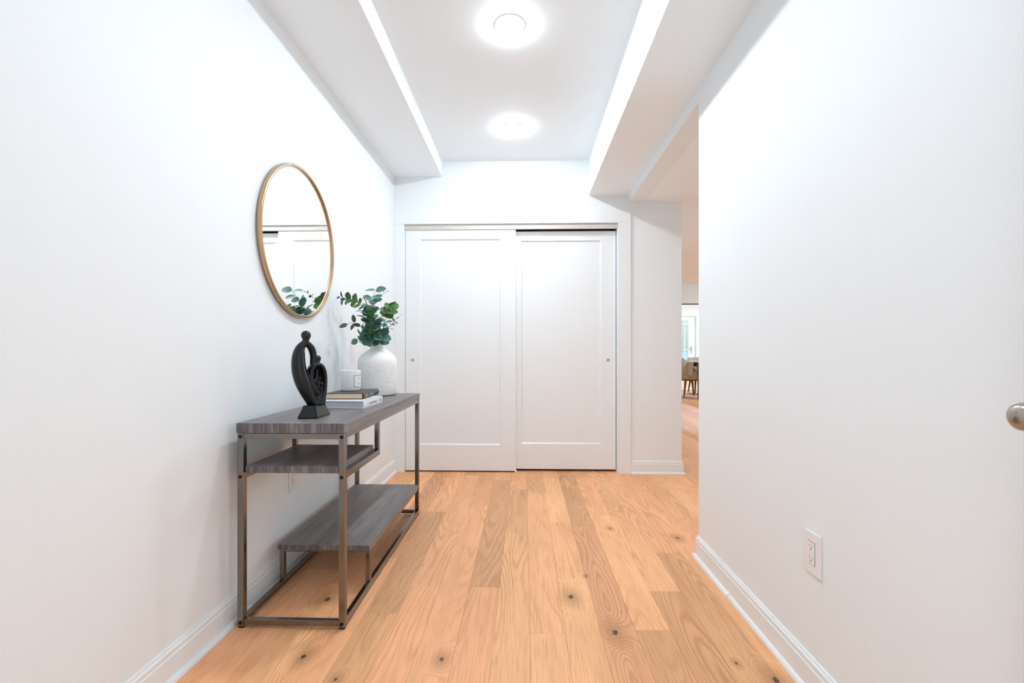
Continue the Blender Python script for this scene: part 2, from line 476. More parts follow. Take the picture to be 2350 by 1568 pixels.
def plank_bm(bm, p, col):
    x0, x1, y0, y1, tone = p
    g, c, zt = 0.0002, 0.0008, 0.0
    zt = (tone[2] - 0.5) * 0.0005
    x0 += g; x1 -= g; y0 += g; y1 -= g
    ring = lambda i, z: [bm.verts.new(v) for v in ((x0 + i, y0 + i, z), (x1 - i, y0 + i, z), (x1 - i, y1 - i, z), (x0 + i, y1 - i, z))]
    a, b, t = ring(0, -0.012), ring(0, zt - c), ring(c, zt)
    fs = []
    for r1, r2 in ((a, b), (b, t)):
        for i in range(4): fs.append(bm.faces.new((r1[i], r1[(i + 1) % 4], r2[(i + 1) % 4], r2[i])))
    fs.append(bm.faces.new(t))
    for f in fs:
        for l in f.loops: l[col] = (*tone, 1)
scored = sorted(((plank_area(p), p) for p in planks), key=lambda t: -t[0])
seen = [p for a, p in scored if a > 12][:300]
ids = {id(p) for p in seen}
for p in seen:
    bm = nb(); col = bm.loops.layers.float_color.new('tone'); plank_bm(bm, p, col)
    o = to_obj('plank', bm, M_OAK, floor)
bm = nb(); col = bm.loops.layers.float_color.new('tone')
for p in planks:
    if id(p) not in ids: plank_bm(bm, p, col)
o = to_obj('plank_field', bm, M_OAK, floor); o['kind'] = 'stuff'

# ------------------------------------------------------------------ baseboards with shoe moulding
BP = [(0, 0), (0.013, 0), (0.013, 0.080), (0.0105, 0.0835), (0.0105, 0.0965), (0.0085, 0.100), (0.0055, 0.1015), (0.0055, 0.107), (0.003, 0.109), (0, 0.109)]
SH = [(0.013, 0)] + [(0.013 + 0.0145 * math.cos(a), 0.017 * math.sin(a)) for a in [i * math.pi / 16 for i in range(9)]]
bl = struct('baseboard_left', prism(nb(), BP, (XL, 1.03, 0), (XL, YB - 0.018, 0), (1, 0, 0)), M_TRIM, 'white baseboard along the left wall behind the console table', 'baseboard')
to_obj('shoe_molding', prism(nb(), SH, (XL, 1.03, 0), (XL, YB - 0.018, 0), (1, 0, 0)), M_TRIM, bl)
bm = nb(); prism(bm, BP, (XL, 1.03, 0), (XL - 0.040, YF, 0), (1, -0.03, 0))
bn = struct('baseboard_left_near', bm, M_TRIM, 'white baseboard on the near length of the left wall', 'baseboard')
to_obj('shoe_molding', prism(nb(), SH, (XL, 1.03, 0), (XL - 0.040, YF, 0), (1, -0.03, 0)), M_TRIM, bn)
# right wall: mitred round the wall end
def wrap(bm, prof, path):
    """path of (x, y, outward normal) corners; outward offset mitred by caller-supplied vectors"""
    rings = [[bm.verts.new((x + ox * d, y + oy * d, h)) for d, h in prof] for x, y, ox, oy in path]
    n = len(prof)
    for a, b in zip(rings, rings[1:]):
        for i in range(n): bm.faces.new((a[i], a[(i + 1) % n], b[(i + 1) % n], b[i]))
    bm.faces.new(rings[0][::-1]); bm.faces.new(rings[-1])
    return bm
br = struct('baseboard_right', wrap(nb(), BP, [(XR, 0.10, -1, 0), (XR, YRW, -1, 1), (XR + 0.13, YRW, 0, 1)]), M_TRIM, 'white baseboard along the right wall under the outlet', 'baseboard')
to_obj('shoe_molding', wrap(nb(), SH, [(XR, 1.948, -1, 0), (XR, YRW, -1, 1), (XR + 0.13, YRW, 0, 1)]), M_TRIM, br)
SH2 = [(d + (0.0 if i == 0 else -0.003), h) for i, (d, h) in enumerate(SH)]
to_obj('shoe_molding', wrap(nb(), SH2, [(XR, 0.10, -1, 0), (XR, 1.944, -1, 0)]), M_TRIM, br)
CX1 = 0.888
bb = struct('baseboard_back', wrap(nb(), BP, [(CX1, YB, 0, -1), (XWE, YB, 1, -1), (XWE, 4.6, 1, 0)]), M_TRIM, 'short white baseboard right of the closet casing', 'baseboard')
to_obj('shoe_molding', wrap(nb(), SH, [(CX1, YB, 0, -1), (XWE, YB, 1, -1), (XWE, 4.6, 1, 0)]), M_TRIM, bb)

# ------------------------------------------------------------------ closet: casing, fascia, two bypass doors
cs = thing('trim_6', (0, YB, 0), 'flat white casing framing the closet doors', 'casing', kind='structure')
CY0 = -0.018
to_obj('casing_leg', bx(XL + 0.0002, OX0, CY0, 0, 0, OZ, 0.0012), M_TRIM, cs)
to_obj('casing_leg', bx(OX1, CX1, CY0, 0, 0, OZ, 0.0012), M_TRIM, cs)
to_obj('casing_head', bx(XL + 0.0002, CX1, CY0, 0, OZ + 0.0004, 2.199, 0.0012), M_TRIM, cs)
to_obj('jamb', bx(OX0, OX0 + 0.004, 0, 0.12, 0, OZ), M_TRIM, cs)
to_obj('jamb', bx(OX1 - 0.004, OX1, 0, 0.12, 0, OZ), M_TRIM, cs)
to_obj('head_jamb', bx(OX0 + 0.004, OX1 - 0.004, 0, 0.12, OZ - 0.012, OZ), M_FASCIA, cs)
to_obj('track_fascia', bx(OX0 + 0.004, OX1 - 0.004, -0.006, 0.012, 2.056, OZ - 0.012, 0.001), M_FASCIA, cs)
to_obj('floor_guide', bx(-0.083, -0.068, 0.000, 0.030, 0, 0.018, 0.003), M_PLASTIC, cs)

def closet_door(x0, x1, y0, z0, z1, px0, px1, pz0, pz1, pullx, label):
    d = thing('closet_door', ((x0 + x1) / 2, y0, z0), label, 'door', 'bypass closet doors')
    ox, oy, oz = d.location
    T = 0.034
    bm = nb()
    # face frame (front at y0) with bevelled recess, built as one closed skin
    def rect(x_0, x_1, z_0, z_1, y): return [bm.verts.new((x - ox, y - oy, z - oz)) for x, z in ((x_0, z_0), (x_1, z_0), (x_1, z_1), (x_0, z_1))]
    e = 0.0015
    back = rect(x0, x1, z0, z1, y0 + T); side = rect(x0, x1, z0, z1, y0 + e); front = rect(x0 + e, x1 - e, z0 + e, z1 - e, y0)
    hole = rect(px0, px1, pz0, pz1, y0); rec = rect(px0 + 0.011, px1 - 0.011, pz0 + 0.011, pz1 - 0.011, y0 + 0.011)
    for r1, r2 in ((back, side), (side, front), (front, hole), (hole, rec)):
        for i in range(4): bm.faces.new((r1[i], r1[(i + 1) % 4], r2[(i + 1) % 4], r2[i]))
    bm.faces.new(back); 
    to_obj('door_frame', bm, M_DOOR, d)
    to_obj('panel', bx(px0 + 0.009 - ox, px1 - 0.009 - ox, 0.0110, 0.018, pz0 + 0.009 - oz, pz1 - 0.009 - oz), M_DOOR, d)
    bm = nb()
    lathe(bm, [(0.0001, -0.0004), (0.0085, -0.0004), (0.0095, -0.0012), (0.0125, -0.0018), (0.0135, -0.0008), (0.0135, 0.004)], 28, (pullx - ox, 0, 0.949 - oz), 'Y', False, False)
    to_obj('finger_pull', bm, M_PULL, d, True)
    return d
closet_door(OX0 + 0.006, -0.0745, YB + 0.004, 0.012, 2.062, -0.889, -0.2057, 0.229, 1.977, -0.9535, 'left closet door, white with one recessed panel, sliding in front')
closet_door(-0.100, 0.7735, YB + 0.044, 0.020, 2.048, -0.030, 0.650, 0.235, 1.968, 0.709, 'right closet door, white with one recessed panel, sliding behind')

# ------------------------------------------------------------------ recessed downlights
def downlight(x, y, z, label, cat='ceiling light', m=None):
    t = thing('recessed_light', (x, y, z), label, cat, 'recessed downlights')
    bm = nb(); lathe(bm, [(0.0656, -0.0042), (0.070, -0.0042), (0.077, -0.002), (0.078, 0.0)], 48, cap0=False, cap1=False)
    to_obj('trim_ring', bm, M_PLASTIC, t, True)
    bm = nb(); lathe(bm, [(0.0655, -0.0035), (0.0635, -0.0105), (0.054, -0.0145)], 20, cap0=False, cap1=True)
    to_obj('lens', bm, m or M_LENS, t)
downlight(-0.073, 2.272, ZT, 'bright recessed ceiling light nearer the viewer')
downlight(-0.084, 3.320, ZT, 'bright recessed ceiling light nearer the closet')
downlight(-0.062, 1.224, ZT, 'recessed ceiling light just above the top of the frame', m=emission('lamp_lens_entry', (0.85, 0.94, 1.0), LAMP * 0.5))
M_LENS_FILL = emission('lamp_lens_fill', (0.66, 0.86, 1.0), LAMP * 5.8)
for n, (x, y, z) in enumerate([(5.2, 9.4, 2.735), (4.9, 13.4, 2.735), (6.0, 13.8, 2.735)]):  # unseen lights added to brighten the dining area and furthest room
    downlight(x, y, z, ['added unseen ceiling light brightening the dining area', 'left added unseen light brightening the furthest room', 'right added unseen light brightening the furthest room'][n], m=M_LENS_FILL)

# globe lamp added to light the passage ceiling (hidden behind the right wall from here)
pd = thing('fill_globe', (4.0, 5.0, 2.735), 'added globe lamp lighting the passage ceiling, hidden by the right wall', 'added light')
bm = nb(); lathe(bm, [(0.06, 0.0), (0.06, -0.012), (0.05, -0.022), (0.001, -0.024)], 32, cap1=False); to_obj('canopy', bm, M_PLASTIC, pd, True)
to_obj('cord', tube(nb(), [(0, 0, -0.02), (0, 0, -0.66)], 0.003, 8), M_BLACKTRACK, pd)
bm = nb(); bmesh.ops.create_icosphere(bm, subdivisions=2, radius=0.12, matrix=Matrix.Translation((0, 0, -0.77)))
to_obj('globe', bm, emission('fill_globe_lens', (0.72, 0.89, 1.0), LAMP * 0.42), pd, True)

# ------------------------------------------------------------------ console table
TX0, TX1, TY0, TY1 = -1.066, -0.662, 1.684, 2.892
tb = thing('console_table', ((TX0 + TX1) / 2, (TY0 + TY1) / 2, 0), 'console table with grey wood shelves and dark metal frame against left wall', 'console table')
ox, oy, _ = tb.location
def tpart(name, x0, x1, y0, y1, z0, z1, mat, bev=0.0, par=None):
    c = Vector(((x0 + x1) / 2 - ox, (y0 + y1) / 2 - oy, (z0 + z1) / 2))
    o = to_obj(name, bx(-(x1 - x0) / 2, (x1 - x0) / 2, -(y1 - y0) / 2, (y1 - y0) / 2, -(z1 - z0) / 2, (z1 - z0) / 2, bev=bev, seg=2), mat, par or tb)
    if par is None: o.location = c
    else: o.location = c - par.location
    return o
def board(name, x0, x1, y0, y1, z0, z1, bev):
    o = tpart(name, x0, x1, y0, y1, z0, z1, M_GREYWOOD, bev)
    o.data.materials.append(M_GREYWOOD_END)
    for p in o.data.polygons:
        if abs(p.normal.y) > 0.7: p.material_index = 1
    return o
LW = 0.024
board('tabletop', TX0 - 0.001, TX1 + 0.001, TY0 - 0.004, TY1 + 0.002, 0.725, 0.762, 0.0022)
legs = []
for lx in (TX0, TX1 - LW):
    for ly in (TY0, TY1 - LW):
        g = tpart('leg', lx, lx + LW, ly, ly + LW, 0.006, 0.7245, M_GUN, 0.003)
        legs.append((g, lx, ly))
        tpart('foot_pad', lx + 0.003, lx + LW - 0.003, ly + 0.003, ly + LW - 0.003, 0.0005, 0.006, M_BOLT, 0.001, g)
        if ly == TY0:
            for bz in (0.711, 0.562, 0.021):
                bm = nb(); lathe(bm, [(0.0001, -0.0035), (0.004, -0.0033), (0.0062, -0.0018), (0.0068, 0.0)], 20, (lx + LW / 2 - ox - g.location.x, ly - oy - g.location.y, bz - g.location.z), 'Y', False, False)
                to_obj('bolt', bm, M_BOLT, g, True)
def rail(*a): return tpart('rail', *a, M_GUN, 0.002)
# top frame
rail(TX0 + LW, TX1 - LW, TY0 + 0.001, TY0 + LW - 0.003, 0.703, 0.7245); rail(TX0 + LW, TX1 - LW, TY1 - LW + 0.003, TY1 - 0.001, 0.703, 0.7245)
rail(TX0 + 0.002, TX0 + LW - 0.002, TY0 + LW, TY1 - LW, 0.703, 0.7245); rail(TX1 - LW + 0.002, TX1 - 0.002, TY0 + LW, TY1 - LW, 0.703, 0.7245)
# bottom frame
rail(TX0 + LW, TX1 - LW, TY0 + 0.001, TY0 + LW - 0.003, 0.011, 0.033); rail(TX0 + LW, TX1 - LW, TY1 - LW + 0.003, TY1 - 0.001, 0.011, 0.033)
rail(TX0 + 0.002, TX0 + LW - 0.002, TY0 + LW, TY1 - LW, 0.011, 0.033); rail(TX1 - LW + 0.002, TX1 - 0.002, TY0 + LW, TY1 - LW, 0.011, 0.033)
# upper half shelf hung from the top frame
SY1 = 2.105
board('upper_shelf', TX0 + LW + 0.003, TX1 - LW - 0.003, TY0 + 0.006, SY1 - 0.019, 0.575, 0.601, 0.0015)
rail(TX0 + 0.002, TX0 + LW - 0.002, TY0 + LW, SY1, 0.553, 0.580); rail(TX1 - LW + 0.002, TX1 - 0.002, TY0 + LW, SY1, 0.553, 0.580)
rail(TX0 + LW, TX1 - LW, SY1 - 0.018, SY1, 0.560, 0.580)
for lx in (TX0 + 0.002, TX1 - LW + 0.002):
    tpart('hanger', lx, lx + LW - 0.004, SY1 - 0.020, SY1, 0.580, 0.703, M_GUN, 0.002)
# lower shelf on short posts
LY0 = 1.962
board('lower_shelf', TX0 + 0.002, TX1 - 0.002, LY0, TY1 - LW - 0.001, 0.172, 0.194, 0.0015)
for lx in (TX0 + 0.004, TX1 - 0.024):
    tpart('short_post', lx, lx + 0.020, LY0 + 0.012, LY0 + 0.032, 0.033, 0.172, M_GUN, 0.002)
    tpart('shelf_rail', lx, lx + 0.020, LY0 + 0.032, TY1 - LW, 0.156, 0.172, M_GUN, 0.002)
rail(TX0 + 0.024, TX1 - 0.024, LY0 + 0.012, LY0 + 0.028, 0.158, 0.172)

# ------------------------------------------------------------------ round mirror
MY, MZ, MR = 2.238, 1.556, 0.366
mr = thing('round_mirror', (XL, MY, MZ), 'round mirror with thin brushed gold frame hung on the left wall', 'mirror')
bm = nb(); lathe(bm, [(MR - 0.002, 0.0005), (MR, 0.002), (MR, 0.021), (MR - 0.0025, 0.0235), (MR - 0.010, 0.0235), (MR - 0.012, 0.0215), (MR - 0.012, 0.012)], 128, axis='X', cap0=False, cap1=False)
to_obj('frame', bm, M_GOLD, mr, True)
bm = nb(); lathe(bm, [(MR - 0.0118, 0.010), (MR - 0.0118, 0.014)], 128, axis='X')
to_obj('glass', bm, M_MIRROR, mr)
bm = nb(); lathe(bm, [(MR - 0.005, 0.001), (MR - 0.005, 0.009)], 96, axis='X')
to_obj('backing', bm, M_BOLT, mr)

# ------------------------------------------------------------------ sculpture
ZTAB = 0.7622
SX, SYc = -0.852, 1.850
sp = thing('sculpture', (SX, SYc, ZTAB), 'black abstract sculpture of embracing figures on the near end of the console', 'sculpture')
# base block: flared with a concave waist
bm = nb(); secs = []
for h, kx, ky in ((0.0, 1, 1), (0.004, 1.0, 1.0), (0.009, .985, .99), (0.018, .90, .93), (0.028, .80, .86), (0.038, .715, .80), (0.046, .67, .765), (0.050, .63, .74)):
    wx, wy = 0.039 * kx, 0.062 * ky
    secs.append([bm.verts.new(v) for v in ((-wx, -wy, h), (wx, -wy, h), (wx, wy, h), (-wx, wy, h))])
for a, b in zip(secs, secs[1:]):
    for i in range(4): bm.faces.new((a[i], a[(i + 1) % 4], b[(i + 1) % 4], b[i]))
bm.faces.new(secs[0][::-1]); bm.faces.new(secs[-1])
bmesh.ops.recalc_face_normals(bm, faces=bm.faces[:])
bmesh.ops.bevel(bm, geom=[e for e in bm.edges if abs((e.verts[0].co - e.verts[1].co).z) > 1e-4 and len(e.link_faces) == 2 and e.calc_face_angle(0) > 1.0], offset=0.003, segments=2, affect='EDGES')
to_obj('base', bm, M_BLACKC, sp)
PHI = math.radians(48); TD = Vector((math.cos(PHI), math.sin(PHI), 0)); ND = Vector((-math.sin(PHI), math.cos(PHI), 0))
def sp_pt(px, py, off=0.0):
    return TD * ((px - 447) / 7.29 / 565.0) + ND * off + Vector((0, 0, (1497 - py) / 7.29 / 573.0))
def limb(bm, ctrl, flat, off=0.0, n=18):
    pts = catmull(ctrl, 8)
    k = 1 / 7.29 / 573.0
    rr = [max(0.002, p[2]) * k for p in pts]
    tube(bm, [sp_pt(p[0], p[1], p[3] if len(p) > 3 else off) for p in pts], rr, n, flat, ND)
def blob(bm, px, py, rx, ry, off=0.0, dep=1.0):
    r = bmesh.ops.create_uvsphere(bm, u_segments=20, v_segments=14, radius=1.0)
    k = 1 / 7.29 / 573.0; c = sp_pt(px, py, off)
    for v in r['verts']:
        v.co = c + TD * (v.co.x * rx * k) + ND * (v.co.y * rx * k * dep) + Vector((0, 0, v.co.z * ry * k))
bm = nb()
limb(bm, [(318, 222, 48), (262, 272, 58), (212, 345, 76), (190, 450, 98), (186, 590, 110), (205, 740, 118), (248, 890, 120), (310, 1040, 112), (385, 1190, 98), (440, 1300, 92)], 1.05)
limb(bm, [(300, 240, 46), (352, 282, 52), (398, 345, 58), (424, 430, 56), (425, 520, 50), (412, 610, 42)], 1.25)
blob(bm, 308, 122, 80, 80); limb(bm, [(308, 130, 76), (307, 180, 60), (302, 222, 48), (300, 262, 50)], 1.0)
blob(bm, 516, 512, 49, 58, 0.004); limb(bm, [(512, 555, 34), (505, 590, 34), (498, 625, 40)], 1.0)
limb(bm, [(520, 612, 36), (452, 622, 44), (396, 672, 50), (372, 760, 50), (382, 880, 50), (430, 1000, 52), (490, 1120, 54)], 1.9)
limb(bm, [(480, 612, 36), (545, 632, 42), (592, 700, 42), (618, 810, 38), (622, 940, 36), (608, 1060, 42), (580, 1180, 54), (558, 1300, 58)], 1.9)
limb(bm, [(492, 690, 26), (486, 790, 34), (470, 880, 38), (458, 935, 26)], 1.0)
blob(bm, 540, 842, 29, 33)
limb(bm, [(538, 880, 24), (516, 950, 26), (530, 1030, 30), (566, 1050, 28), (590, 985, 26), (560, 915, 24)], 1.0)
limb(bm, [(470, 1000, 40), (505, 1090, 60), (520, 1190, 70), (500, 1300, 80)], 1.0)
limb(bm, [(500, 660, 40), (490, 760, 88), (500, 880, 100), (520, 1000, 92), (530, 1120, 70)], 0.30, 0.016)
raw = to_obj('figures_raw', bm, M_BLACKC)
mod = raw.modifiers.new('r', 'REMESH'); mod.mode = 'VOXEL'; mod.voxel_size = 0.0022
md2 = raw.modifiers.new('s', 'SMOOTH'); md2.factor = 0.5; md2.iterations = 6
dg = bpy.context.evaluated_depsgraph_get()
me = bpy.data.meshes.new_from_object(raw.evaluated_get(dg)); me.name = 'figures'
bpy.data.objects.remove(raw)
for p in me.polygons: p.use_smooth = True
if not me.materials: me.materials.append(M_BLACKC)
link(bpy.data.objects.new('figures', me), sp)

# ------------------------------------------------------------------ books
def book(loc, w, l, h, rz, cover, pages, label, rounded):
    """spine on the +x side, fore edge on -x, head on -y; origin at the middle of its underside"""
    t = thing('book', loc, label, 'book', 'books under the candle', rz=rz)
    ct = 0.0028
    to_obj('back_cover', bx(-w / 2, w / 2 - ct, -l / 2, l / 2, 0, ct, 0.0008), cover, t)
    to_obj('front_cover', bx(-w / 2, w / 2 - ct, -l / 2, l / 2, h - ct, h, 0.0008), cover, t)
    bm = nb(); n = 8; bul = 0.006 if rounded else 0.001
    ring = []
    for inner in (0, 1):
        for i in range(n + 1):
            z = h * i / n; k = math.sin(math.pi * i / n)
            ring.append((w / 2 - ct + bul * k - (ct if inner else 0) + (0 if inner else ct * 0.4), z))
    outer, inn = ring[:n + 1], ring[n + 1:]
    poly = outer + inn[::-1]
    a = [bm.verts.new((x, -l / 2, z)) for x, z in poly]; b = [bm.verts.new((x, l / 2, z)) for x, z in poly]
    m = len(poly)
    for i in range(m): bm.faces.new((a[i], a[(i + 1) % m], b[(i + 1) % m], b[i]))
    for s in (a, b):
        for i in range(n): bm.faces.new((s[i], s[i + 1], s[m - 2 - i], s[m - 1 - i]))
    spn = to_obj('spine', bm, cover, t)
    to_obj('page_block', bx(-w / 2 + 0.004, w / 2 - 2 * ct - 0.0006, -l / 2 + 0.0035, l / 2 - 0.0035, ct + 0.0002, h - ct - 0.0002), pages, t)
    return t, spn, w / 2 - ct * 0.6 + bul
bt, spn, sxx = book((-0.838, 2.245, ZTAB), 0.200, 0.253, 0.0345, math.radians(-2.0), M_BOOKWHITE, M_PAGE_GREY, 'white hardback book at the bottom of the stack on the console', False)
def glyphs(parent, x, y0, y1, z0, z1, n, mat, name, rnd):
    """row of small letter strokes laid on the spine, reading along y"""
    bm = nb(); step = (y1 - y0) / n
    for i in range(n):
        a = y0 + i * step; wd = step * 0.72
        tk = wd * 0.30
        box(bm, x - 0.0003, x + 0.0005, a, a + tk, z0, z1)
        k = rnd.choice((0, 1, 2))
        if k != 0: box(bm, x - 0.0003, x + 0.0005, a + wd - tk, a + wd, z0, z1)
        zc = (z0 + z1) / 2; hh = (z1 - z0) * 0.09
        for zz in ((z1 - hh, zc) if k == 1 else (z1 - hh, z0 + hh) if k == 2 else (z1 - hh, zc, z0 + hh)):
            box(bm, x - 0.0003, x + 0.0005, a, a + wd, zz - hh, zz + hh)
    return to_obj(name, bm, mat, parent)
rg = random.Random(3)
glyphs(spn, sxx + 0.0002, -0.055, 0.045, 0.013, 0.0205, 11, M_GREYINK, 'spine_lettering', rg)
to_obj('spine_mark', bx(sxx - 0.0002, sxx + 0.0006, 0.092, 0.102, 0.012, 0.022), M_BLACKINK, spn)
bt2, spn2, sx2 = book((-0.866, 2.318, ZTAB + 0.0348), 0.176, 0.262, 0.0290, math.radians(2.5), M_BOOKBLACK, M_PAGE_CREAM, 'charcoal hardback book with gilt spine lettering lying on the white book', True)
glyphs(spn2, sx2 - 0.0002, -0.113, -0.068, 0.0150, 0.0215, 4, M_GILT, 'spine_lettering', rg)
glyphs(spn2, sx2 - 0.0002, -0.110, -0.066, 0.0065, 0.0130, 4, M_GILT, 'spine_lettering', rg)
glyphs(spn2, sx2 - 0.0002, -0.032, 0.026, 0.0160, 0.0205, 6, M_GILT, 'spine_lettering', rg)
glyphs(spn2, sx2 - 0.0002, -0.032, 0.026, 0.0095, 0.0140, 6, M_GILT, 'spine_lettering', rg)

# ------------------------------------------------------------------ candle
ca = thing('candle', (-0.884, 2.325, ZTAB + 0.0641), 'white glass candle with black-bordered label standing on the books', 'candle')
R = 0.0485
bm = nb(); lathe(bm, [(0.001, 0.0), (R - 0.008, 0.0), (R - 0.004, 0.0015), (R - 0.0015, 0.006), (R, 0.014), (R + 0.0005, 0.084), (R + 0.001, 0.104), (R + 0.0003, 0.1055), (R - 0.0022, 0.1055), (R - 0.003, 0.104), (R - 0.003, 0.086)], 64, cap0=True, cap1=False)
cup = to_obj('glass_cup', bm, M_CUP, ca, True)
bm = nb(); lathe(bm, [(0.0006, 0.0845), (0.02, 0.0838), (R - 0.0032, 0.0842)], 48, cap0=True, cap1=False)
to_obj('wax', bm, M_WAX, ca, True)
bm = nb(); tube(bm, [(0, 0, 0.083), (0.0005, 0, 0.092), (0.002, 0, 0.097)], 0.0010, 8)
to_obj('wick', bm, M_BOLT, ca)
def curved(a0, a1, z0, z1, r, th=0.0005, n=16):
    bm = nb(); rings = []
    for i in range(n + 1):
        a = a0 + (a1 - a0) * i / n
        rings.append([bm.verts.new((q * math.cos(a), q * math.sin(a), z)) for q, z in ((r, z0), (r + th, z0), (r + th, z1), (r, z1))])
    for p, q in zip(rings, rings[1:]):
        for i in range(4): bm.faces.new((p[i], p[(i + 1) % 4], q[(i + 1) % 4], q[i]))
    bm.faces.new(rings[0][::-1]); bm.faces.new(rings[-1])
    return bm
A0, A1 = math.radians(-51), math.radians(28)
lb = to_obj('label', curved(A0, A1, 0.020, 0.080, R + 0.0006), M_LABEL, cup)
for (p0, p1, q0, q1) in ((A0, A1, 0.0205, 0.0220), (A0, A1, 0.078, 0.0795), (A0, A0 + 0.035, 0.0205, 0.0795), (A1 - 0.035, A1, 0.0205, 0.0795)):
    o = to_obj('label_border', curved(p0, p1, q0, q1, R + 0.0009, 0.0005), M_BLACKINK, ca)
for q in (0.034, 0.038, 0.043):
    to_obj('label_lettering', curved(math.radians(-32), math.radians(8), q, q + 0.0012, R + 0.0009, 0.0004), M_GREYINK, ca)
to_obj('label_emblem', curved(math.radians(-22), math.radians(-13), 0.060, 0.067, R + 0.0009, 0.0004), M_GREYINK, ca)

# ------------------------------------------------------------------ vase
VX, VY = -0.888, 2.766
vs_ = thing('vase', (VX, VY, ZTAB), 'white textured ceramic bottle vase at the far end of the console', 'vase')
K = 1 / 4.6125 / 382.0
prof = [(0.001, 0.0), (0.104, 0.0), (0.1085, 0.003), (0.1115, 0.010), (0.1135, 0.06), (0.1145, 0.14), (0.1140, 0.195), (0.1115, 0.214), (0.105, 0.229), (0.094, 0.243), (0.078, 0.257), (0.060, 0.269), (0.046, 0.279), (0.038, 0.289), (0.0355, 0.300), (0.036, 0.309), (0.0375, 0.3135), (0.0365, 0.315), (0.032, 0.314), (0.030, 0.300), (0.032, 0.285), (0.06, 0.25)]
bm = nb(); lathe(bm, prof, 72, cap0=True, cap1=False)
to_obj('body', bm, M_CERAMIC, vs_, True)

# ------------------------------------------------------------------ eucalyptus
eu = thing('eucalyptus_bunch', (VX, VY, ZTAB + 0.29), 'green eucalyptus stems standing in the white vase', 'plant')
EB = Vector((VX, VY, ZTAB + 0.29))
def leaf_mesh(name, mat, aspect=0.88, cup=0.12):
    bm = nb(); rows = [0.0, 0.10, 0.28, 0.52, 0.76, 0.93, 1.0]; grid = []
    for t in rows:
        w = 0.5 * aspect * (math.sin(math.pi * min(1, t) ** 0.86) ** 0.62 if 0 < t < 1 else 0)
        z = -0.10 * (t - 0.1) ** 2 * 1.6
        if w == 0: grid.append([bm.verts.new((t, 0, z))])
        else: grid.append([bm.verts.new((t, s * w, z + cup * abs(s) ** 1.6 * w * 1.4)) for s in (-1, -0.5, 0, 0.5, 1)])
    for a, b in zip(grid, grid[1:]):
        if len(a) == 1:
            for i in range(4): bm.faces.new((a[0], b[i], b[i + 1]))
        elif len(b) == 1:
            for i in range(4): bm.faces.new((a[i + 1], a[i], b[0]))
        else:
            for i in range(4): bm.faces.new((a[i], b[i], b[i + 1], a[i + 1]))
    me = bpy.data.meshes.new(name); bm.to_mesh(me); bm.free(); me.materials.append(mat)
    for p in me.polygons: p.use_smooth = True
    return me
LM = {'b': leaf_mesh('leaf_blue', M_LEAF_BLUE), 'g': leaf_mesh('leaf_green', M_LEAF_GREEN, 0.98), 'd': leaf_mesh('leaf_dark', M_LEAF_DARK, 0.55)}
STEMS = [
 ('g', [(-0.888, 2.766, 1.04), (-0.895, 2.765, 1.08), (-0.930, 2.755, 1.20), (-0.963, 2.742, 1.283), (-0.993, 2.712, 1.318), (-1.022, 2.66, 1.329), (-1.052, 2.60, 1.332)], 19, 0.054, 0.034, 0.52),
 ('b', [(-0.888, 2.764, 1.04), (-0.893, 2.76, 1.08), (-0.908, 2.72, 1.19), (-0.897, 2.68, 1.27), (-0.874, 2.64, 1.335), (-0.853, 2.615, 1.372)], 15, 0.060, 0.056, 0.34),
 ('b', [(-0.888, 2.772, 1.04), (-0.8936, 2.78, 1.0802), (-0.9215, 2.8, 1.2032), (-0.9242, 2.8, 1.2964), (-0.9, 2.8, 1.347), (-0.8705, 2.8, 1.3709), (-0.8463, 2.8, 1.3894)], 18, 0.050, 0.016, 0.30),
 ('g', [(-0.886, 2.766, 1.04), (-0.8819, 2.76, 1.0799), (-0.8439, 2.74, 1.1681), (-0.8195, 2.72, 1.2291), (-0.7921, 2.68, 1.2644), (-0.776, 2.66, 1.2904)], 11, 0.046, 0.052, 0.70),
 ('b', [(-0.886, 2.766, 1.04), (-0.8819, 2.762, 1.0799), (-0.8439, 2.742, 1.1681), (-0.8195, 2.722, 1.2291)], 7, 0.042, 0.036, 0.45),
 ('d', [(-0.886, 2.768, 1.04), (-0.8824, 2.77, 1.0801), (-0.8479, 2.77, 1.1275), (-0.8025, 2.76, 1.1848), (-0.7654, 2.75, 1.2234), (-0.7443, 2.75, 1.239)], 13, 0.044, 0.016, 0.30),
 ('d', [(-0.889, 2.764, 1.04), (-0.8951, 2.76, 1.0799), (-0.9197, 2.7, 1.1405), (-0.9449, 2.64, 1.1733), (-0.9706, 2.6, 1.1885), (-0.994, 2.57, 1.1794)], 7, 0.046, 0.042, 0.45),
 ('b', [(-0.888, 2.760, 1.04), (-0.886, 2.74, 1.0795), (-0.8974, 2.68, 1.1014), (-0.9195, 2.64, 1.1129), (-0.9529, 2.62, 1.0924)], 10, 0.054, 0.050, 0.36),
 ('b', [(-0.886, 2.760, 1.04), (-0.8807, 2.74, 1.0795), (-0.8959, 2.66, 1.1313), (-0.9009, 2.63, 1.2052), (-0.9034, 2.63, 1.2804)], 18, 0.062, 0.060, 0.20),
 ('b', [(-0.885, 2.764, 1.04), (-0.880, 2.75, 1.0799), (-0.8534, 2.71, 1.1054), (-0.832, 2.68, 1.125)], 8, 0.058, 0.060, 0.40),
 ('b', [(-0.886, 2.762, 1.04), (-0.8813, 2.75, 1.0797), (-0.8743, 2.68, 1.1192), (-0.8587, 2.64, 1.1807), (-0.8739, 2.64, 1.2385)], 16, 0.060, 0.054, 0.22),
 ('b', [(-0.888, 2.766, 1.04), (-0.900, 2.75, 1.10), (-0.925, 2.70, 1.19), (-0.930, 2.68, 1.255)], 12, 0.056, 0.050, 0.35),
]
rl = random.Random(21)
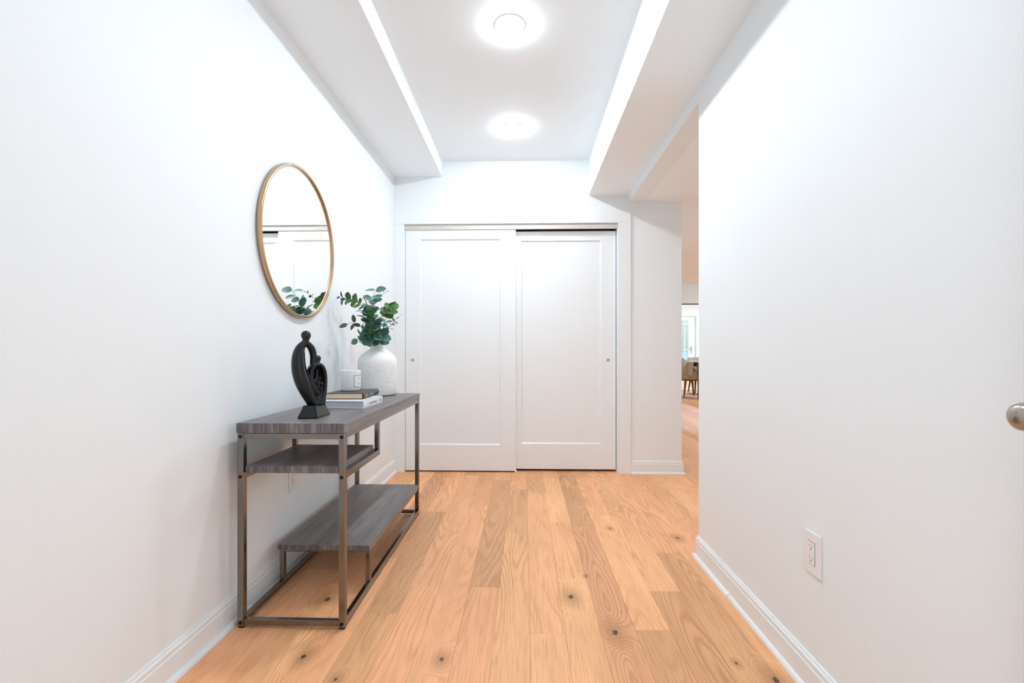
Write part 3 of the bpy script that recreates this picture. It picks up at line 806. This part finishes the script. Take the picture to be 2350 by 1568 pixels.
for si, (kind, pts, nleaf, l0, l1, start) in enumerate(STEMS):
    pp = [Vector(p) - EB for p in catmull(pts, 6)]
    n = len(pp)
    st = to_obj('stem', tube(nb(), pp, [0.0021 - 0.0012 * i / n for i in range(n)], 6), M_STEM, eu, True)
    cum = [0.0]
    for a, b in zip(pp, pp[1:]): cum.append(cum[-1] + (b - a).length)
    tot = cum[-1]; rot = rl.uniform(0, 6.28)
    for j in range(nleaf):
        fr = start + (0.995 - start) * (j // 2 * 2 + 1) / max(nleaf, 1) if j < nleaf - 1 else 0.995
        s = fr * tot; i = max(k for k in range(n) if cum[k] <= s + 1e-9); i = min(i, n - 2)
        q = pp[i].lerp(pp[i + 1], (s - cum[i]) / max(1e-6, cum[i + 1] - cum[i]))
        t = (pp[i + 1] - pp[i]).normalized()
        ref = Vector((0, 0, 1)) if abs(t.z) < 0.9 else Vector((1, 0, 0))
        u = (ref - t * ref.dot(t)).normalized(); w = t.cross(u)
        if j % 2 == 0: rot += math.pi / 2 + rl.uniform(-0.35, 0.35)
        ang = rot + (math.pi if j % 2 else 0) + rl.uniform(-0.2, 0.2)
        side = u * math.cos(ang) + w * math.sin(ang)
        d = (side + t * rl.uniform(0.25, 0.75)).normalized()
        if j == nleaf - 1: d = (t * (0.25 if si == 1 else 1.0) + (Vector((0.9, 0.1, 0.1)) if si == 1 else side * 0.3)).normalized()
        if si == 1 and j == nleaf - 2: d = Vector((-0.95, 0.05, 0.12)).normalized(); q = pp[-1]
        nrm = t - d * t.dot(d)
        nrm = (nrm.normalized() + Vector((rl.uniform(-.5, .5), rl.uniform(-.7, .2), rl.uniform(-.3, .5)))).normalized()
        nrm = (nrm - d * nrm.dot(d)).normalized()
        yv = nrm.cross(d)
        size = (l0 + (l1 - l0) * (fr - start) / (1 - start)) * rl.uniform(0.85, 1.12)
        mk = kind
        if kind == 'b' and rl.random() < 0.12: mk = 'g'
        if si == 0 and fr > 0.86: mk = 'd'
        m = Matrix((d, yv, nrm)).transposed().to_4x4()
        # keep clear of the left wall
        tipx = (EB + q + d * size).x
        if tipx < XL + 0.012: d2 = Vector((abs(d.x), d.y, d.z)); m = Matrix((d2, nrm.cross(d2).normalized(), d2.cross(nrm.cross(d2)).normalized())).transposed().to_4x4()
        lf = bpy.data.objects.new('leaf', LM[mk]); link(lf, st)
        lf.matrix_basis = Matrix.Translation(q + d * 0.003) @ m @ Matrix.Scale(size, 4)

# ------------------------------------------------------------------ outlets
def outlet(x, y, z, sgn, label):
    """decora outlet on a wall facing sgn*x"""
    t = thing('wall_outlet', (x, y, z), label, 'outlet', 'wall outlets', rz=0 if sgn > 0 else math.pi)
    to_obj('cover_plate', bx(0.0003, 0.0065, -0.040, 0.040, -0.0625, 0.0625, 0.0018, 2), M_PLASTIC, t)
    rc = to_obj('receptacle', bx(0.0066, 0.0082, -0.0165, 0.0165, -0.0335, 0.0335, 0.0008), M_PLASTIC, t)
    to_obj('receptacle_gap', bx(0.0060, 0.00668, -0.0176, 0.0176, -0.0346, 0.0346), M_SLOT, t)
    for dz in (0.0175, -0.0175):
        to_obj('slot', bx(0.0079, 0.0084, -0.0072, -0.0056, dz + 0.001, dz + 0.0085), M_SLOT, rc)
        to_obj('slot', bx(0.0079, 0.0084, 0.0056, 0.0072, dz + 0.0015, dz + 0.0078), M_SLOT, rc)
        bm = nb(); lathe(bm, [(0.0001, 0.0084), (0.0026, 0.0084), (0.0026, 0.0079)], 14, (0, 0, dz - 0.0055), 'X', False, False)
        to_obj('ground_hole', bm, M_SLOT, rc)
    return t
outlet(XR, 1.409, 0.423, -1, 'white electrical outlet on the right wall')
outlet(XL, 2.178, 0.423, 1, 'white electrical outlet on the left wall behind the console table')

# ------------------------------------------------------------------ entry door folded against the right wall (its knob shows at the frame edge)
ed = thing('entry_door', (0.811, -0.10, 0.0), 'white entry door opened against the right wall, only its knob showing', 'door')
to_obj('slab', bx(0.0, 0.045, 0.0, 0.865, 0.012, 2.04, 0.002), M_DOOR, ed)
KY, KZ = 0.805, 0.9315
bm = nb(); lathe(bm, [(0.001, -0.0035), (0.026, -0.0035), (0.031, -0.002), (0.032, 0.0)], 40, (0, KY, KZ), 'X', False, False)
to_obj('rosette', bm, M_NICKEL, ed, True)
bm = nb(); lathe(bm, [(0.0005, -0.0845), (0.008, -0.0840), (0.0145, -0.0818), (0.0195, -0.0775), (0.0215, -0.071), (0.0222, -0.064), (0.0205, -0.056), (0.0170, -0.049), (0.0135, -0.043), (0.0115, -0.036), (0.012, -0.012), (0.016, -0.003)], 40, (0, KY, KZ), 'X', False, False)
to_obj('knob', bm, M_NICKEL, ed, True)

# ------------------------------------------------------------------ dining area seen through the gap
TZ = 0.79
dt = thing('dining_table', (4.55, 10.45, 0), 'walnut dining table in the far room', 'dining table')
dx, dy = 4.55, 10.45
to_obj('tabletop', bx(-0.92, 0.92, -0.65, 0.65, TZ - 0.028, TZ, 0.004), M_WALNUT, dt)
to_obj('apron', bx(-0.84, 0.84, -0.56, 0.56, TZ - 0.105, TZ - 0.0285), M_WALNUT, dt)
for sx in (-1, 1):
    for sy in (-1, 1):
        bm = nb(); cx, cy = sx * 0.87, sy * 0.59
        lo = [bm.verts.new((cx + a * 0.020, cy + b * 0.020, 0.0)) for a, b in ((-1, -1), (1, -1), (1, 1), (-1, 1))]
        hi = [bm.verts.new((cx + a * 0.032, cy + b * 0.032, TZ - 0.0285)) for a, b in ((-1, -1), (1, -1), (1, 1), (-1, 1))]
        for i in range(4): bm.faces.new((lo[i], lo[(i + 1) % 4], hi[(i + 1) % 4], hi[i]))
        bm.faces.new(lo[::-1]); bm.faces.new(hi)
        to_obj('leg', bm, M_WALNUT, dt)
# runner lying along the table and hanging over its near end
bm = nb(); path = [(0.90, TZ + 0.003), (-0.90, TZ + 0.003), (-0.925, TZ - 0.001), (-0.935, TZ - 0.02), (-0.937, TZ - 0.16), (-0.93, TZ - 0.30)]
rows = []
for i, (x, z) in enumerate(path):
    sk = 0.0 if i < 3 else (0, 0, 0, 0.01, 0.06, 0.12)[i]
    rows.append([bm.verts.new((x + dx, yy + dy + (sk if yy < -0.3 else sk * 0.4), z + o)) for yy, o in ((-0.48, 0), (-0.13, 0))] + [bm.verts.new((x + dx + (0.003 if z < TZ - .01 else 0), yy + dy + (sk if yy < -0.3 else sk * 0.4), z - (0.002 if z > TZ - .01 else 0))) for yy in (-0.13, -0.48)])
for a, b in zip(rows, rows[1:]):
    for i in range(4): bm.faces.new((a[i], a[(i + 1) % 4], b[(i + 1) % 4], b[i]))
bm.faces.new(rows[0][::-1]); bm.faces.new(rows[-1])
rn = to_obj('table_runner', bm, M_RUNNER); tag(rn, 'woven beige runner hanging over the end of the dining table', 'table runner')

def dining_chair(loc, rz, label):
    """faces +x in its own space"""
    t = thing('dining_chair', loc, label, 'chair', 'upholstered dining chairs', rz=rz)
    bm = nb(); box(bm, -0.20, 0.25, -0.235, 0.235, 0.40, 0.475, 0.022, 3); to_obj('seat', bm, M_BEIGE, t, True)
    # curved shell back whose sides slope down to the seat
    bm = nb(); outer = []; N = 22
    for i in range(N + 1):
        a = math.radians(-118 + 236 * i / N)
        k = abs(a) / math.radians(118)
        x, y = -0.02 - 0.235 * math.cos(a), 0.265 * math.sin(a)
        top = 0.86 - 0.36 * max(0, (k - 0.36) / 0.64) ** 1.15
        nx, ny = -math.cos(a), math.sin(a)
        outer.append([bm.verts.new(v) for v in ((x, y, 0.385), (x + nx * 0.05, y + ny * 0.03, top), (x + nx * 0.05 - nx * 0.03, y + ny * 0.03 - ny * 0.03, top + 0.004), (x - nx * 0.03, y - ny * 0.03, 0.385))])
    for a, b in zip(outer, outer[1:]):
        for i in range(4): bm.faces.new((a[i], a[(i + 1) % 4], b[(i + 1) % 4], b[i]))
    bm.faces.new(outer[0][::-1]); bm.faces.new(outer[-1])
    to_obj('backrest', bm, M_BEIGE, t, True)
    to_obj('seat_frame', bx(-0.19, 0.22, -0.20, 0.20, 0.355, 0.3995, 0.004), M_WALNUT, t)
    for sx in (-1, 1):
        for sy in (-1, 1):
            bm = nb(); x0, y0 = sx * 0.165 + 0.01, sy * 0.17; x1, y1 = sx * 0.225 + 0.01, sy * 0.205
            lo = [bm.verts.new((x1 + a * 0.011, y1 + b * 0.011, 0.0)) for a, b in ((-1, -1), (1, -1), (1, 1), (-1, 1))]
            hi = [bm.verts.new((x0 + a * 0.020, y0 + b * 0.020, 0.356)) for a, b in ((-1, -1), (1, -1), (1, 1), (-1, 1))]
            for i in range(4): bm.faces.new((lo[i], lo[(i + 1) % 4], hi[(i + 1) % 4], hi[i]))
            bm.faces.new(lo[::-1]); bm.faces.new(hi)
            to_obj('leg', bm, M_WALNUT, t)
    return t
dining_chair((3.735, 10.64, 0), math.radians(8), 'beige dining chair at the near end of the far dining table')
dining_chair((4.30, 11.46, 0), math.radians(-90), 'beige dining chair on the far side of the dining table, mostly hidden')

# ceiling vent in the dining ceiling
cv = thing('ceiling_vent', (3.80, 10.4, 2.735), 'small flush white vent in the far ceiling', 'vent')
to_obj('vent_frame', bx(-0.08, 0.08, -0.15, 0.15, -0.006, -0.0003, 0.002), M_PLASTIC, cv)
for i in range(5): to_obj('slat', bx(-0.065, 0.065, -0.12 + i * 0.055, -0.10 + i * 0.055, -0.009, -0.006), M_PLASTIC, cv)

# glazed door in the furthest wall
gd = thing('door_1', (DX1 - 0.02, YW + 0.13, 0), 'white glazed door with slim glazing bars in the furthest wall', 'door', kind='structure')
gx = DX1 - 0.02
def gp(name, x0, x1, z0, z1, y0=0.0, y1=0.045, mat=M_TRIM): return to_obj(name, bx(x0 - gx, x1 - gx, y0, y1, z0, z1), mat, gd)
gp('stile', 5.676, DX1 - 0.022, 0.01, 2.19); gp('stile', DX0 + 0.02, DX0 + 0.13, 0.01, 2.19)
gp('top_rail', DX0 + 0.13, 5.676, 2.078, 2.19); gp('bottom_rail', DX0 + 0.13, 5.676, 0.01, 0.30)
bars = [5.08, 5.312, 5.543, 5.676]
for a in bars[1:3]: gp('glazing_bar', a - 0.014, a + 0.014, 0.30, 2.078)
for i in range(3):
    x0 = bars[i] + (0.014 if i else 0); x1 = bars[i + 1] - (0.014 if i < 2 else 0)
    gp('glazing_bar', x0, x1, 1.943, 1.970)
    gp('pane', x0, x1, 0.30, 1.943, 0.020, 0.024, M_GLASS); gp('pane', x0, x1, 1.970, 2.078, 0.020, 0.024, M_GLASS)
gp('handle_plate', 5.758, 5.782, 0.92, 1.19, -0.008, 0.0, M_METAL)
bm = nb(); tube(bm, [(5.77 - gx, -0.008, 1.08), (5.77 - gx, -0.05, 1.08), (5.68 - gx, -0.055, 1.08)], 0.009, 8)
to_obj('lever', bm, M_METAL, gd, True)

# outside: paving, weathered fence of boards and a covered table
gr = to_obj('paving', bx(-6, 14, -9, -1.6, -0.08, -0.03), M_GROUND); tag(gr, 'pale ground slab added outside the entry to bounce light in, out of view', 'paving', kind='structure')  # unseen slab, kept pale to bounce daylight up to the hall ceiling
g2 = to_obj('paving', bx(-2, 14, 16.3, 24, -0.14, -0.09), M_GROUND); tag(g2, 'grey paving beyond the glazed door', 'paving', kind='structure')
fn = thing('garden_fence', (6.5, 19.5, -0.09), 'grey board fence outside the glazed door', 'fence')
for i in range(24):
    to_obj('board', bx(-2.4 + i * 0.2, -2.4 + i * 0.2 + 0.188, 0, 0.025, 0, 2.6 + 0.01 * (i % 3)), M_FENCE, fn)
pc = thing('garden_table', (6.35, 18.2, -0.09), 'pale blue covered table outside the glazed door', 'garden table')
to_obj('cover_top', bx(-0.9, 0.9, -0.4, 0.4, 1.10, 1.16, 0.02), M_PALEBLUE, pc)
to_obj('cover_skirt', bx(-0.86, 0.86, -0.37, 0.37, 0.0, 1.10, 0.02), M_PALEBLUE, pc)
